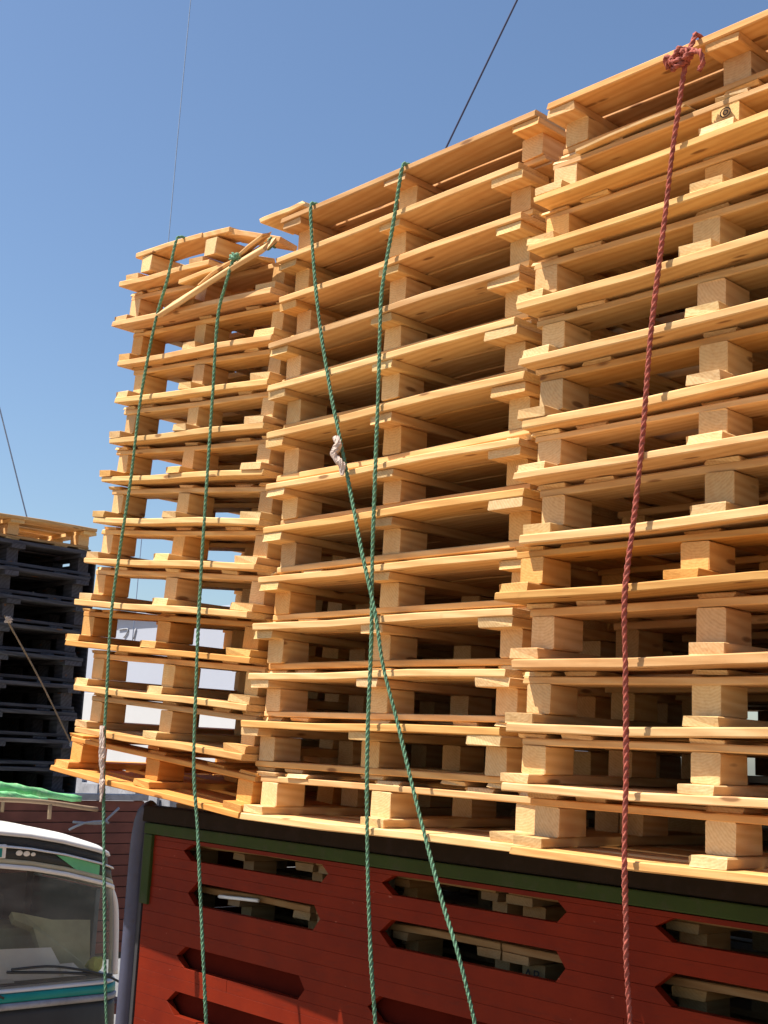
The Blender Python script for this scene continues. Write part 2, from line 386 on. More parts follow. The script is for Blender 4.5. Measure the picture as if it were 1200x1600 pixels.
# right stack
rb = [4.557, 4.416, 4.243, 4.080, 3.895, 3.745, 3.566, 3.410, 3.224, 3.056, 2.900, 2.737]
rx = [1.315, 1.281, 1.252, 1.265, 1.272, 1.274, 1.285, 1.233, 1.269, 1.246, 1.250, 1.289]
rt = [PALE, WARM, PL, PL, PL, PALE, PL, ORANGE, PINK, PL, PALE, PALE]
pallet('wooden_pallet', 'bare pine pallet, topmost of the right stack, with the red rope knotted over its edge', 1.338, -0.075, 4.706, 0.155, True, PINK, rotz=-0.004, group='pallets stacked on the red lorry', seedk=50, dense=True)
for i in range(12):
    top = (rb[i - 1] if i else 4.7045) - 0.0015
    lab = 'bare pine pallet, %s one in the right stack behind the red rope' % ordl(i + 1, 13)
    if i == 7: lab = 'orange toned pallet in the right stack, ninth from its top and shoved out left'
    o = pallet('wooden_pallet', lab, rx[i], -0.08 + random.uniform(-.012, .012) - (0.02 if i == 7 else 0), rb[i], top - rb[i], False, rt[i],
               rotz=random.uniform(-.006, .006), group='pallets stacked on the red lorry', seedk=60 + i)
    if i == 0: R1 = o
# left stack, raised at the far end and leaning
lb = [4.914, 4.741, 4.559, 4.383, 4.210, 4.048, 3.879, 3.709, 3.530, 3.361, 3.172, 3.000, 2.839]
lx = [-1.135, -1.180, -1.139, -1.095, -1.117, -1.152, -1.202, -1.246, -1.267, -1.333, -1.228, -1.191, -1.320]
lt = [5.9, 5.8, 5.8, 5.7, 5.2, 5.5, 5.9, 5.4, 5.0, 4.3, 3.5, 3.5, 5.0]
ltint = [PINK, PINK, WARM, WARM, PL, WARM, PL, WARM, PALE, ORANGE, WARM, PL, (1.0, 0.74, 0.42)]
for i in range(1, 13):
    h = min(lb[i - 1] - lb[i], 0.178) - 0.003
    lab = 'bare pine pallet, %s one in the tilted left stack under the two green ropes' % ordl(i, 13)
    if i == 12: lab = 'deep orange pallet at the bottom of the tilted left stack, jutting past the corner post'
    elif i == 9: lab = 'orange tinged pallet jutting out left in the left stack, fourth from its bottom'
    pallet('wooden_pallet', lab, lx[i], 0.005 + random.uniform(-.01, .01), lb[i], h, False, ltint[i], tilt=rad(lt[i] - (0.4 if i == 12 else 0)),
           rotz=random.uniform(-.008, .008), group='pallets stacked on the red lorry', width=(-0.006 if i == 12 else -0.03) - lx[i], seedk=80 + i)
# broken one on top of the left stack
tb = thing('broken_pallet', 'broken pallet with split deck boards, topmost of the left stack', 'pallet', (-1.135, 0.0, 4.914), (0, rad(5.6), 0.01))
def piece(nm, me, loc, rot, parent=tb, sc=(1, 1, 1), col=PINK):
    o = bpy.data.objects.new(nm, me); COL.objects.link(o); o.parent = parent; o.location = loc; o.rotation_euler = rot; o.scale = sc; o.color = (*col, 1); return o
piece('deck_board', deckM[0.14][1], (0.0, 0.0, 0.0), (0, 0, 0), sc=(.56, 1, 1))
for j, y_ in enumerate((0.2, 0.42, 0.66, 0.86)): piece('deck_board', deckM[0.14][j], (0.0, y_, 0), (0, 0, 0.01 * j), sc=((.62, .9, 1, 1)[j], 1, 1))
for x_ in (0.12, 0.60):
    piece('stringer_board', stringM[0.10][2], (x_ + .02, 0.0, 0.0242), (0, 0, math.pi / 2), sc=(1, 1, .8))
    for y_ in BY: piece('block', blockM[int(y_ * 9) % 4], (x_ + (.09 if x_ > .5 else .10), y_ - .055, 0.047), (0, 0, math.pi / 2 - .05), sc=(1.5, 1.0, .86), col=PALE)
piece('base_board', baseM[0], (0.09, 0.005, 0.118), (0, -0.02, 0), sc=(.42, 1, 1.1))
piece('base_board', baseM[1], (0.50, 0.01, 0.128), (0.05, 0.01, 0.02), sc=(.22, .9, 1.1))
piece('base_board', baseM[2], (0.72, 0.02, 0.128), (0.0, 0.20, 0.28), sc=(.24, .9, 1.1))
for y_ in (0.43, 0.8): piece('base_board', baseM[3], (0.09, y_, 0.118), (0, 0, 0), sc=(.68, 1, 1.1))
# loose split boards jammed between the left and middle stacks
def loose(name, label, a, b, wd, me, col, roll=0.3, th=1.0):
    a, b = Vector(a), Vector(b); d = b - a
    o = bpy.data.objects.new(name, me); COL.objects.link(o)
    X = d.normalized(); Zv = Vector((0, -math.sin(roll), math.cos(roll))); Y = Zv.cross(X).normalized(); Zv = X.cross(Y)
    M = Matrix((X, Y, Zv)).transposed().to_4x4(); M.translation = a
    L0 = max(v.co.x for v in me.vertices); Wm = max(v.co.y for v in me.vertices)
    o.matrix_world = M @ Matrix.Diagonal((d.length / L0, wd / Wm, th, 1)); o.color = (*col, 1)
    return tag(o, label, 'board')
loose('split_board', 'pale split board slanting up from the left stack into the middle stack', (-0.755, -0.03, 4.672), (-0.02, -0.045, 4.77), 0.10, board_mesh('split_board', 0.8, 0.1, 0.02, MM, seg=4, chip=0.05, warp=0.006, seed=3), PALE, roll=0.8)
loose('split_board', 'thin splintered strip above the pale split board, running to the middle stack', (-0.50, -0.02, 4.745), (-0.05, -0.03, 4.845), 0.05, board_mesh('split_board', 0.7, 0.05, 0.014, MM, seg=4, chip=0.06, warp=0.008, seed=9), PINK, roll=0.5)
loose('split_board', 'flat broken board lying on the second pallet of the left stack', (-0.66, 0.0, 4.81), (-0.17, 0.0, 4.80), 0.12, board_mesh('split_board', 0.6, 0.1, 0.02, MM, seg=3, chip=0.05, warp=0.004, seed=12), WARM, roll=0.1)
loose('split_board', 'short rough board end jutting left from the top of the middle stack', (-0.155, -0.005, 4.925), (0.14, 0.0, 4.925), 0.16, board_mesh('split_board', 0.4, 0.16, 0.02, MM, seg=3, chip=0.07, warp=0.004, seed=15), PALE, roll=0.0)
loose('split_board', 'splintered board wedged under the top pallet of the right stack', (1.42, -0.05, 4.690), (1.80, -0.05, 4.700), 0.10, board_mesh('split_board', 0.6, 0.1, 0.02, MM, seg=3, chip=0.04, warp=0.006, seed=18), PL, roll=0.1, th=.5)

# the row behind (its top stays out of sight)
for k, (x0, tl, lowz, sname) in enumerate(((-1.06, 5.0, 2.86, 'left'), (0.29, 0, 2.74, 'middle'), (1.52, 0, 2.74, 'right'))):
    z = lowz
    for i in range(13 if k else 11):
        pallet('wooden_pallet', 'pine pallet of the back row, number %d up, dim behind the %s front stack' % (i + 1, sname), x0 + random.uniform(-.03, .03) + (0.012 * i if k == 0 else 0), 1.06 + random.uniform(-.01, .015), z, 0.169, False, (0.62, 0.57, 0.52),  # darker tint puts the shade between the rows into the wood colour
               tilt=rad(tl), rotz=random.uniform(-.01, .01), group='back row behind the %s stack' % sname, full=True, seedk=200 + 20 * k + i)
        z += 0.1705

# ------------------------------------------------------------------ red lorry (tail towards -X)
lorry = thing('lorry', 'red slatted lorry bed with green rail carrying the tall pallet stacks', 'lorry', (0, 0, 0))
YS = 0.30; X0, X1 = -1.02, 4.6
bounds = [2.603, 2.588, 2.560, 2.526, 2.488, 2.448, 2.404, 2.362, 2.306, 2.256, 2.204, 2.163, 2.124, 2.080, 2.032, 1.988, 1.944, 1.890, 1.83, 1.77, 1.71, 1.65, 1.59, 1.53, 1.47, 1.41, 1.35, 1.29]
slots = {}   # plank index -> list of (x_top_l, x_bot_l, x_top_r, x_bot_r)
def slotrow(i, spans, d=0.055, e=0.035):
    slots[i] = [((a + d), a, (b - e), b) for a, b in spans]
    slots[i + 1] = [(a, (a + d), b, (b - e)) for a, b in spans]
SP = [(-0.71, 0.09), (0.395, 1.175), (1.48, 2.25), (2.56, 3.33), (3.62, 4.38)]
slotrow(1, [(-0.76, 0.12)] + SP[1:]); slotrow(5, SP); slotrow(10, [(-.755, .03), (.355, 1.15)] + SP[2:]); slotrow(14, [(-.80, .03), (.32, 1.13)] + SP[2:])
slotrow(20, SP)
for i in range(len(bounds) - 1):
    zt, zb = bounds[i], bounds[i + 1]; gpp = 0.0003
    cuts = slots.get(i, [])
    segs = []; xt = xb = X0
    for (tl, bl, tr, br) in cuts:
        segs.append((xt, xb, tl, bl)); xt, xb = tr, br
    if not cuts and i % 4 == 0 and i > 4: segs.append((xt, xb, -0.42 + .9 * (i % 3), -0.42 + .9 * (i % 3))); xt = xb = -0.4185 + .9 * (i % 3)
    segs.append((xt, xb, X1, X1))
    off = random.uniform(-.0008, .0008)
    for (a, b, c, d) in segs:
        bm = bmesh.new()
        pts = [(b, zb + gpp), (d, zb + gpp), (c, zt - gpp), (a, zt - gpp)]
        f0 = [bm.verts.new((x, YS + off, z)) for x, z in pts]; f1 = [bm.verts.new((x, YS + 0.028, z)) for x, z in pts]
        bm.faces.new(f0); bm.faces.new(f1[::-1])
        for k in range(4): bm.faces.new((f0[k], f0[(k + 1) % 4], f1[(k + 1) % 4], f1[k]))
        bmesh.ops.bevel(bm, geom=list(bm.edges), offset=0.0006, segments=1, affect='EDGES')
        bm_obj('side_plank', bm, RED, lorry)
# uprights and inner lining behind the lower slots
box('side_backing', (X0 + .02, YS + 0.045, 1.30), (X1, YS + 0.057, 2.218), REDD, lorry)
box('top_rail', (X0 - .04, YS - 0.012, 2.652), (X1, YS + 0.06, 2.718), BROWNP, lorry, 0.008)
box('green_rail', (X0 - .01, YS - 0.018, 2.607), (X1, YS + 0.04, 2.650), GREENP, lorry, 0.005)
box('green_upright', (X0 - .012, YS - 0.014, 2.33), (X0 + .045, YS + 0.04, 2.605), GREENP, lorry, 0.005)
# rounded corner post
bm = bmesh.new()
sweep(bm, catmull([(-1.098, YS + .01, 1.22), (-1.098, YS + .01, 2.0), (-1.098, YS + .01, 2.45), (-1.094, YS + .012, 2.60), (-1.08, YS + .02, 2.68), (-1.05, YS + .03, 2.70)], 0.03), lambda t: 0.040, 14)
bm_obj('corner_post', bm, VIOLET, lorry, True)
box('post_edge', (-1.064, YS + 0.0, 1.22), (-1.036, YS + 0.035, 2.62), STEEL, lorry)
# far side, floor, headboard, tail frame, chassis and wheels
for i in range(9): box('far_side_plank', (X0, 2.06, 1.30 + .15 * i), (X1, 2.088, 1.30 + .15 * i + .13), RED, lorry)
for i in range(9): box('tailgate_plank', (X0 + .03, YS + .06, 1.22 + .155 * i), (X0 + .055, 2.055, 1.22 + .155 * i + .152), RED, lorry)
box('bed_floor', (X0 - .05, YS - .02, 1.18), (X1, 2.10, 1.215), BROWNP, lorry)
box('headboard', (X1 + .002, YS, 1.22), (X1 + .03, 2.09, 2.72), RED, lorry)
for y_ in (0.75, 1.55): box('chassis_rail', (X0, y_, 0.95), (X1 + 2.2, y_ + .09, 1.178), STEEL, lorry)
for x_ in (-0.4, 0.9, 5.9):
    for y_, s in ((0.36, 1), (1.98, -1)):
        bm = bmesh.new(); lathe(bm, [(0.26, -.12), (0.46, -.13), (0.50, -.09), (0.50, .09), (0.46, .13), (0.26, .12)], 28, Matrix.Translation((x_, y_ + .05 * s, .5)))
        wh = bm_obj('wheel', bm, RUBBER, lorry, True)
        bm = bmesh.new(); lathe(bm, [(0.06, -.05), (0.14, -.06), (0.26, -.1), (0.262, .1), (0.06, .05)], 28, Matrix.Translation((x_, y_ + .05 * s, .5)))
        bm_obj('rim', bm, GREYM, wh, True)
# its cab, out of frame to the right
box('cab_body', (X1 + .25, .22, 1.0), (X1 + 2.0, 2.16, 2.9), RED, lorry, 0.08)
# pallets inside the bed
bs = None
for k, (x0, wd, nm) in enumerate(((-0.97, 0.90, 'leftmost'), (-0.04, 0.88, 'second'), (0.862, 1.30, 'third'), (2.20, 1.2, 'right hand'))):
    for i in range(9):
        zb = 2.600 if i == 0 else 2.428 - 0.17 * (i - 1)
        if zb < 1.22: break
        o = pallet('wooden_pallet', 'shaded pallet inside the red bed behind the %s slots, %s layer down' % (nm, ORD[i] if i else 'first'), x0 + random.uniform(-.008, .008), 0.385, zb, 0.132 if i == 0 else 0.167, True, (0.55, 0.50, 0.45),  # wood tinted down to carry the shade inside the bed
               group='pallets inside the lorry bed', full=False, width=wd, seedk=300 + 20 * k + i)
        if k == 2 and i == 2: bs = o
tube('wooden_pole', [(-0.60, .372, 2.400), (-0.345, .366, 2.414)], 0.007, PAPER)
tag(bpy.data.objects['wooden_pole'], 'thin whitish pole lying inside the second slot of the red lorry side', 'pole')

def lettering(name, text, size, mat, parent, loc, rot, ext=0.0004, bevel=0.0):
    cu = bpy.data.curves.new(name, 'FONT'); cu.body = text; cu.size = size; cu.extrude = ext; cu.align_x = 'CENTER'; cu.align_y = 'CENTER'
    tmp = bpy.data.objects.new('tmp', cu); COL.objects.link(tmp)
    dg = bpy.context.evaluated_depsgraph_get(); me = bpy.data.meshes.new_from_object(tmp.evaluated_get(dg))
    bpy.data.objects.remove(tmp); me.materials.clear(); me.materials.append(mat)
    return link(name, me, parent, loc, rot)
# AB stamp on a block of that inner pallet, and a round stamp on a block near the top of the right stack
lettering('stamp_lettering', 'AB', 0.050, INK, bs, (0.067, 0.0535, 0.080), (rad(90), 0, 0))
bm = bmesh.new()
for (r0, r1) in ((0.013, 0.0165), (0.005, 0.0085)):
    vs = [[bm.verts.new((r * math.cos(a * math.pi / 10), 0, r * math.sin(a * math.pi / 10))) for a in range(20)] for r in (r0, r1)]
    for k in range(20): bm.faces.new((vs[0][k], vs[0][(k + 1) % 20], vs[1][(k + 1) % 20], vs[1][k]))
o = bm_obj('round_stamp', bm, INK, R1); o.location = (0.595, 0.0535, 0.105)

# ------------------------------------------------------------------ ropes
def rope(label, pts, r, mat, extra=None):
    bm = bmesh.new(); rope_geo(bm, pts, r)
    if extra:
        for e in extra: rope_geo(bm, e, r)
    return tag(bm_obj('rope', bm, mat, None, True), label, 'rope', 'lashing ropes over the load')
def wob(pts, a=0.004):
    rn = random.Random(len(pts)); return [(x + rn.uniform(-a, a), y + rn.uniform(-a, 0), z) for x, y, z in pts]
rope('green rope nearest the left edge, running down past the corner post', [(-0.66, 1.0, 5.005), (-0.662, .4, 5.008), (-0.664, 0.12, 5.012), (-0.665, 0.03, 5.017), (-0.666, -0.008, 5.014)] + wob([(-0.672, -.020, 4.99), (-0.713, -.024, 4.83), (-0.772, -.02, 4.678), (-0.835, -.02, 4.363), (-0.863, -.02, 4.018), (-0.895, -.02, 3.757), (-0.921, -.02, 3.472), (-0.909, -.02, 3.166), (-0.889, -.02, 2.991), (-0.862, -.02, 2.771), (-0.798, -.02, 2.394), (-0.723, -.01, 1.947), (-0.70, 0.1, 1.22)]), 0.0070, ROPEG)
rope('green rope second from the left, ending in a knot by the split boards', [(-0.213, -0.02, 4.802), (-0.214, -0.035, 4.803)] + wob([(-0.215, -.045, 4.800), (-0.265, -.045, 4.695), (-0.313, -.03, 4.578), (-0.322, -.02, 4.275), (-0.322, -.02, 3.977), (-0.316, -.02, 3.708), (-0.307, -.02, 3.446), (-0.295, -.02, 3.167), (-0.263, -.02, 2.895), (-0.215, -.02, 2.677), (-0.176, -.02, 2.464), (-0.104, -.01, 2.058), (-0.09, 0.1, 1.22)]), 0.0070, ROPEG)
rope('slanting green rope with a pale rag knot, crossing the middle stack to lower right', [(0.19, 1.0, 4.905), (0.195, .4, 4.907), (0.20, .10, 4.909), (0.20, .03, 4.910), (0.20, -.006, 4.906)] + wob([(0.203, -.022, 4.885), (0.227, -.02, 4.697), (0.288, -.02, 4.447), (0.366, -.02, 4.18), (0.446, -.02, 3.968), (0.517, -.02, 3.766), (0.592, -.03, 3.592), (0.66, -.03, 3.405), (0.709, -.03, 3.245), (0.775, -.02, 3.072), (0.866, -.02, 2.852), (0.985, -.02, 2.595), (1.124, -.01, 2.278), (1.40, 0.1, 1.22)], .003), 0.0070, ROPEG)
rope('upright green rope down the middle of the middle stack', [(0.68, 1.0, 4.905), (0.68, .4, 4.907), (0.678, .10, 4.909), (0.678, .03, 4.910), (0.677, -.006, 4.906)] + wob([(0.676, -.022, 4.885), (0.64, -.02, 4.702), (0.615, -.02, 4.53), (0.607, -.02, 4.421), (0.611, -.02, 4.158), (0.619, -.02, 3.838), (0.627, -.02, 3.569), (0.636, -.02, 3.326), (0.649, -.02, 3.031), (0.665, -.02, 2.745), (0.692, -.02, 2.47), (0.726, -.01, 2.207), (0.80, 0.1, 1.22)]), 0.0070, ROPEG)
# red rope with its knot of loops at the top edge
kx, ky, kz = 1.838, -0.118, 4.79
knot = []
rn = random.Random(5)
for k in range(5):
    a0 = k * 1.25
    c = Vector((kx + rn.uniform(-.014, .014), ky, kz + rn.uniform(-.010, .012)))
    pts = []
    for q in range(7):
        a = a0 + q * math.pi / 3
        pts.append((c.x + math.cos(a) * rn.uniform(.018, .032), c.y + 0.016 * math.sin(2 * a + k) - .004, c.z + math.sin(a) * rn.uniform(.012, .020)))
    knot.append(pts)
knot.append([(kx + .03, ky, kz + .01), (kx + .055, ky - .01, kz - .005), (kx + .06, ky - .004, kz - .035), (kx + .045, ky, kz - .05)])
knot.append([(kx - .03, ky, kz + .01), (kx - .05, ky - .01, kz + .02), (kx - .048, ky, kz - .01)])
rope('red rope with a bunched knot at the top edge of the right stack', [(1.87, 1.0, 4.875), (1.865, .4, 4.87), (1.858, .06, 4.868), (1.855, -0.03, 4.868), (1.853, -.085, 4.868)] + wob([(1.852, -.092, 4.855), (1.838, -.108, 4.784), (1.816, -.108, 4.666), (1.792, -.105, 4.531), (1.77, -.104, 4.361), (1.738, -.104, 4.074), (1.714, -.104, 3.808), (1.695, -.104, 3.611), (1.679, -.125, 3.401), (1.675, -.11, 3.21), (1.675, -.104, 2.977), (1.678, -.104, 2.78), (1.683, -.10, 2.603), (1.682, -.08, 2.386), (1.68, 0.1, 1.22)], .003), 0.0078, ROPER, knot)
def rag(label, pts, r, mat, seed):
    rn = random.Random(seed); bm = bmesh.new()
    for s in range(3):
        pp = [(x + rn.uniform(-r, r) * .8, y - .006 + rn.uniform(-r, r) * .5, z) for x, y, z in pts]
        pr = [rn.uniform(.5, 1.1) for _ in range(7)]
        sweep(bm, catmull(pp, .006), lambda t: r * (0.35 + 0.75 * math.sin(math.pi * min(1, t * .9 + .1))) * pr[min(6, int(t * 7))], 8, twist=60, lobes=2, amp=.4)
    return tag(bm_obj('rag', bm, mat, None, False), label, 'rag')
rag('pale crumpled rag knotted round the slanting green rope', [(0.430, -.032, 4.005), (0.448, -.036, 3.975), (0.442, -.040, 3.945), (0.468, -.036, 3.905), (0.480, -.032, 3.868)], 0.013, CLOTHW, 3)
rag('greyish rag binding low on the leftmost green rope', [(-0.896, -.028, 3.03), (-0.886, -.03, 2.98), (-0.878, -.03, 2.90), (-0.868, -.03, 2.82), (-0.858, -.028, 2.74)], 0.011, CLOTHW, 4)
# green knot tufts by the split boards
def tuft(label, c, r, seed, mat):
    rn = random.Random(seed); bm = bmesh.new()
    for k in range(9):
        p = [Vector(c) + Vector((rn.uniform(-r, r), rn.uniform(-r, r) * .6, rn.uniform(-r, r) * .8)) for _ in range(4)]
        sweep(bm, catmull(p, .006), lambda t: .0045, 6)
    return tag(bm_obj('rope_knot', bm, mat, None, True), label, 'knot')
tuft('dark green rope knot peeping over the broken top pallet', (-0.135, .05, 4.862), .026, 2, ROPEG)
tuft('turquoise green rope knot at the head of the second green rope', (-0.213, -.05, 4.800), .018, 4, ROPEG)
# overhead wires
tag(tube('overhead_wire', [(-1.12, 1.6, 5.554), (-0.779, 1.6, 6.03), (-0.314, 1.6, 6.679), (1.5, 1.6, 9.21)], 0.0052, CABLEM), 'dark blue line rising behind the middle stack to the top of the photo', 'wire')
tag(tube('overhead_wire', [(-10.50, 6, 4.0), (-10.442, 6.0, 9.402), (-10.389, 6.0, 13.039), (-10.2, 6, 20)], 0.006, CABLEG, step=.5), 'faint thin wire rising from behind the left stack', 'wire')
tag(tube('overhead_wire', [(-6.0, 2.30, 4.3), (-6.0, 2.114, 4.755), (-6.0, 1.801, 5.551), (-6, .6, 8.6)], 0.006, CABLEG, step=.3), 'faint thin wire left of the stacks above the far pallet load', 'wire')

# ------------------------------------------------------------------ second lorry facing us, with the dark load
t2 = thing('lorry', 'white and green lorry cab facing us beside the red bed, dark load behind it', 'lorry', (0, 0, 0))
XF = -3.0; CY0, CY1 = -0.62, 1.50
def droop(p):
    x, y, z = p; t = min(1, max(0, (z - 1.75) / .45))
    return (x, y, z - t * .15 * ((y - .44) ** 2 - .048))
def ringpts(xf, xb, y0, y1, r, n=5, z=0):
    pts = []
    for (cx, cy, a0) in ((xf - r, y0 + r, -90), (xf - r, y1 - r, 0), (xb + .03, y1 - .03, 90), (xb + .03, y0 + .03, 180)):
        rr = r if a0 in (-90, 0) else .03
        for k in range(n + 1):
            a = rad(a0 + 90 * k / n); pts.append((cx + rr * math.cos(a), cy + rr * math.sin(a), z))
        if a0 in (-90, 90):
            ya, yb = (y0 + r, y1 - r) if a0 == -90 else (y1 - .03, y0 + .03); xx = xf if a0 == -90 else xb
            for k in range(1, 8): pts.append((xx, ya + (yb - ya) * k / 8, z))
    return [droop(q) for q in pts]
def loft(name, rings, mat, parent, cap=True, smooth=True):
    bm = bmesh.new(); R = [[bm.verts.new(p) for p in r] for r in rings]; n = len(R[0])
    for a, b in zip(R, R[1:]):
        for k in range(n): bm.faces.new((a[k], a[(k + 1) % n], b[(k + 1) % n], b[k]))
    if cap:
        for rg in (R[0], R[-1]):
            for i in range(20): bm.faces.new((rg[i], rg[i + 1], rg[40 - i], rg[41 - i]))
    o = bm_obj(name, bm, mat, parent, smooth)
    return o
def rp(xf, z, inset=0, r=.16): return ringpts(xf, -4.15 + inset, CY0 + inset, CY1 - inset, r, 6, z)
loft('cab_body', [rp(-2.98, .55), rp(-2.95, .9), rp(-2.95, 1.35), rp(-2.965, 1.50), rp(-2.975, 1.530)], CHAR, t2)
loft('grey_trim', [rp(-2.968, 1.532), rp(-2.955, 1.540), rp(-2.955, 1.560), rp(-2.972, 1.568)], GREYM, t2)
loft('teal_stripe', [rp(-2.972, 1.570), rp(-2.968, 1.572), rp(-2.972, 1.612), rp(-2.976, 1.614)], TEAL, t2)
loft('white_sill', [rp(-2.985, 1.616), rp(-2.98, 1.620), rp(-2.985, 1.632), rp(-3.0, 1.636)], WHITEP, t2)
# windscreen frame top, visor, roof
loft('screen_header', [rp(-3.045, 2.262, .02), rp(-3.03, 2.264, .02), rp(-3.035, 2.286, .022), rp(-3.05, 2.288, .022)], WHITEP, t2)
loft('cream_band', [rp(-3.052, 2.289, .024), rp(-3.044, 2.291, .024), rp(-3.05, 2.313, .028), rp(-3.06, 2.315, .028)], CREAM, t2)
loft('visor_panel', [rp(-3.058, 2.316, .03), rp(-3.054, 2.318, .03), rp(-3.058, 2.369, .04), rp(-3.07, 2.371, .04)], CHAR, t2)
loft('visor_lip', [rp(-3.05, 2.372, .035), rp(-3.03, 2.374, .035), rp(-3.035, 2.382, .037), rp(-3.06, 2.385, .045)], WHITEP, t2)
loft('roof_gutter', [rp(-3.075, 2.386, .055), rp(-3.07, 2.388, .055), rp(-3.075, 2.43, .06), rp(-3.08, 2.433, .065)], CHAR, t2)
loft('roof', [rp(-3.06, 2.435, .06), rp(-3.05, 2.442, .055), rp(-3.06, 2.46, .06), rp(-3.11, 2.48, .10), rp(-3.25, 2.496, .22), rp(-3.5, 2.502, .42)], WHITEP, t2)
# mint swoosh and left plate and three white marks on the visor
bm = bmesh.new()
pr = [(1.03, 2.322), (1.12, 2.309), (1.31, 2.262), (1.31, 2.205), (1.24, 2.213), (1.15, 2.245), (1.09, 2.284)]
f0 = [bm.verts.new((-3.05, y, z)) for y, z in pr]; f1 = [bm.verts.new((-3.066, y, z)) for y, z in pr]
bm.faces.new(f0); bm.faces.new(f1[::-1])
for k in range(7): bm.faces.new((f0[k], f0[(k + 1) % 7], f1[(k + 1) % 7], f1[k]))
bm_obj('mint_panel', bm, MINT, t2)
pl = box('visor_plate', (-3.058, 0.52, 2.312), (-3.040, 0.715, 2.385), WHITEP, t2)
box('plate_panel', (-3.041, 0.54, 2.318), (-3.036, 0.69, 2.365), TEAL, pl, 0.001)
for y_, r in ((0.80, .021), (0.845, .021), (0.885, .015)):
    bm = bmesh.new(); bmesh.ops.create_uvsphere(bm, u_segments=12, v_segments=8, radius=1, matrix=Matrix.Translation((-3.053, y_, 2.337 - .1 * (y_ - .8))) @ Matrix.Diagonal((.006, r, r * .7, 1)))
    bm_obj('white_mark', bm, WHITEP, t2, True)
# pillars
for y_, s in ((CY1, 1), (CY0, -1)):
    bm = bmesh.new(); sweep(bm, catmull([(-3.12, y_ - .10 * s, 2.16), (-3.14, y_ - .03 * s, 2.05), (-3.14, y_ - .006 * s, 1.9), (-3.12, y_, 1.64)], .03), lambda t: .028, 10); bm_obj('pillar', bm, WHITEP, t2, True)
    bm = bmesh.new(); sweep(bm, catmull([(-4.1, y_ - .03 * s, 2.25), (-4.1, y_ - .03 * s, 1.64)], .05), lambda t: .05, 8); bm_obj('pillar', bm, CHAR, t2, True)
# glass wraps the front
bm = bmesh.new(); Rg = []
for z, xf, ins in ((1.640, -3.00, .004), (1.83, -3.012, .006), (2.03, -3.026, .01), (2.262, -3.045, .02)):
    pts = ringpts(xf, -4.0, CY0 + ins, CY1 - ins, .16, 6, z)[:21]; Rg.append([bm.verts.new(p) for p in pts])
for a, b in zip(Rg, Rg[1:]):
    for k in range(20): bm.faces.new((a[k], a[k + 1], b[k + 1], b[k]))
bm_obj('windscreen', bm, GLASS, t2, True)
# inside
box('cab_rear_wall', (-4.14, CY0 + .03, 1.62), (-4.10, CY1 - .03, 2.11), INSIDE, t2)
box('dashboard', (-3.60, CY0 + .06, 1.56), (-3.06, CY1 - .06, 1.645), INSIDE, t2, .02)
for y_ in (-.2, 1.05):
    s = box('seat', (-4.05, y_ - .27, 1.2), (-3.70, y_ + .27, 1.85), SEATB, t2, .06); box('headrest', (-4.0, y_ - .14, 1.85), (-3.9, y_ + .14, 2.02), INSIDE, s, .04)
bm = bmesh.new(); sweep(bm, [Vector((-3.55 + .10 * math.sin(a / 12 * math.pi), -.2 + .21 * math.cos(a / 12 * 2 * math.pi), 1.80 + .19 * math.sin(a / 12 * 2 * math.pi))) for a in range(13)], lambda t: .014, 8); bm_obj('steering_wheel', bm, CHAR, t2, True)
box('partition_curtain', (-3.98, .40, 1.66), (-3.95, .80, 2.2), INSIDE, t2)
box('door_panel', (-4.12, CY1 - .05, 1.60), (-3.30, CY1 - .02, 2.10), INSIDE, t2)
box('door_panel', (-4.12, CY0 + .02, 1.60), (-3.30, CY0 + .05, 2.10), INSIDE, t2)
# wipers
for y_ in (0.62, 1.38):
    tube('wiper', [(-2.955, y_ + .12, 1.60), (-2.965, y_ - .05, 1.675), (-2.985, y_ - .34, 1.735), (-2.975, y_ - .60, 1.74)], .007, CHAR, t2, 6)
    tube('wiper_blade', [(-2.985, y_ - .62, 1.725), (-2.982, y_ - .30, 1.700), (-2.972, y_ + .02, 1.665)], .008, CHAR, t2, 6)
box('headlamp', (-2.955, 1.05, .95), (-2.93, 1.35, 1.12), WHITEP, t2, .02); box('headlamp', (-2.955, -.47, .95), (-2.93, -.17, 1.12), WHITEP, t2, .02)
box('bumper', (-3.0, CY0 - .02, .45), (-2.86, CY1 + .02, .72), GREYM, t2, .03)
# things lying on the dashboard
def sheet(label, pts, mat, th=.004, name='paper', cat='paper'):
    bm = bmesh.new(); a = [bm.verts.new(p) for p in pts]; b = [bm.verts.new((p[0] - th, p[1], p[2] - th)) for p in pts]
    bm.faces.new(a); bm.faces.new(b[::-1]); n = len(a)
    for k in range(n): bm.faces.new((a[k], a[(k + 1) % n], b[(k + 1) % n], b[k]))
    return tag(bm_obj(name, bm, mat), label, cat)
sheet('large white folder leaning behind the lorry windscreen', [(-3.12, .80, 1.652), (-3.12, 1.20, 1.650), (-3.20, 1.13, 1.80), (-3.20, .78, 1.81)], PAPER, name='folder', cat='folder')
sheet('small crumpled white paper right of the folder on the dashboard', [(-3.10, 1.17, 1.655), (-3.10, 1.31, 1.652), (-3.13, 1.24, 1.72), (-3.15, 1.16, 1.715)], PAPER)
sheet('pale papers spread flat along the left of the dashboard', [(-3.08, .50, 1.652), (-3.08, .86, 1.652), (-3.22, .86, 1.69), (-3.22, .44, 1.70)], PAPER)
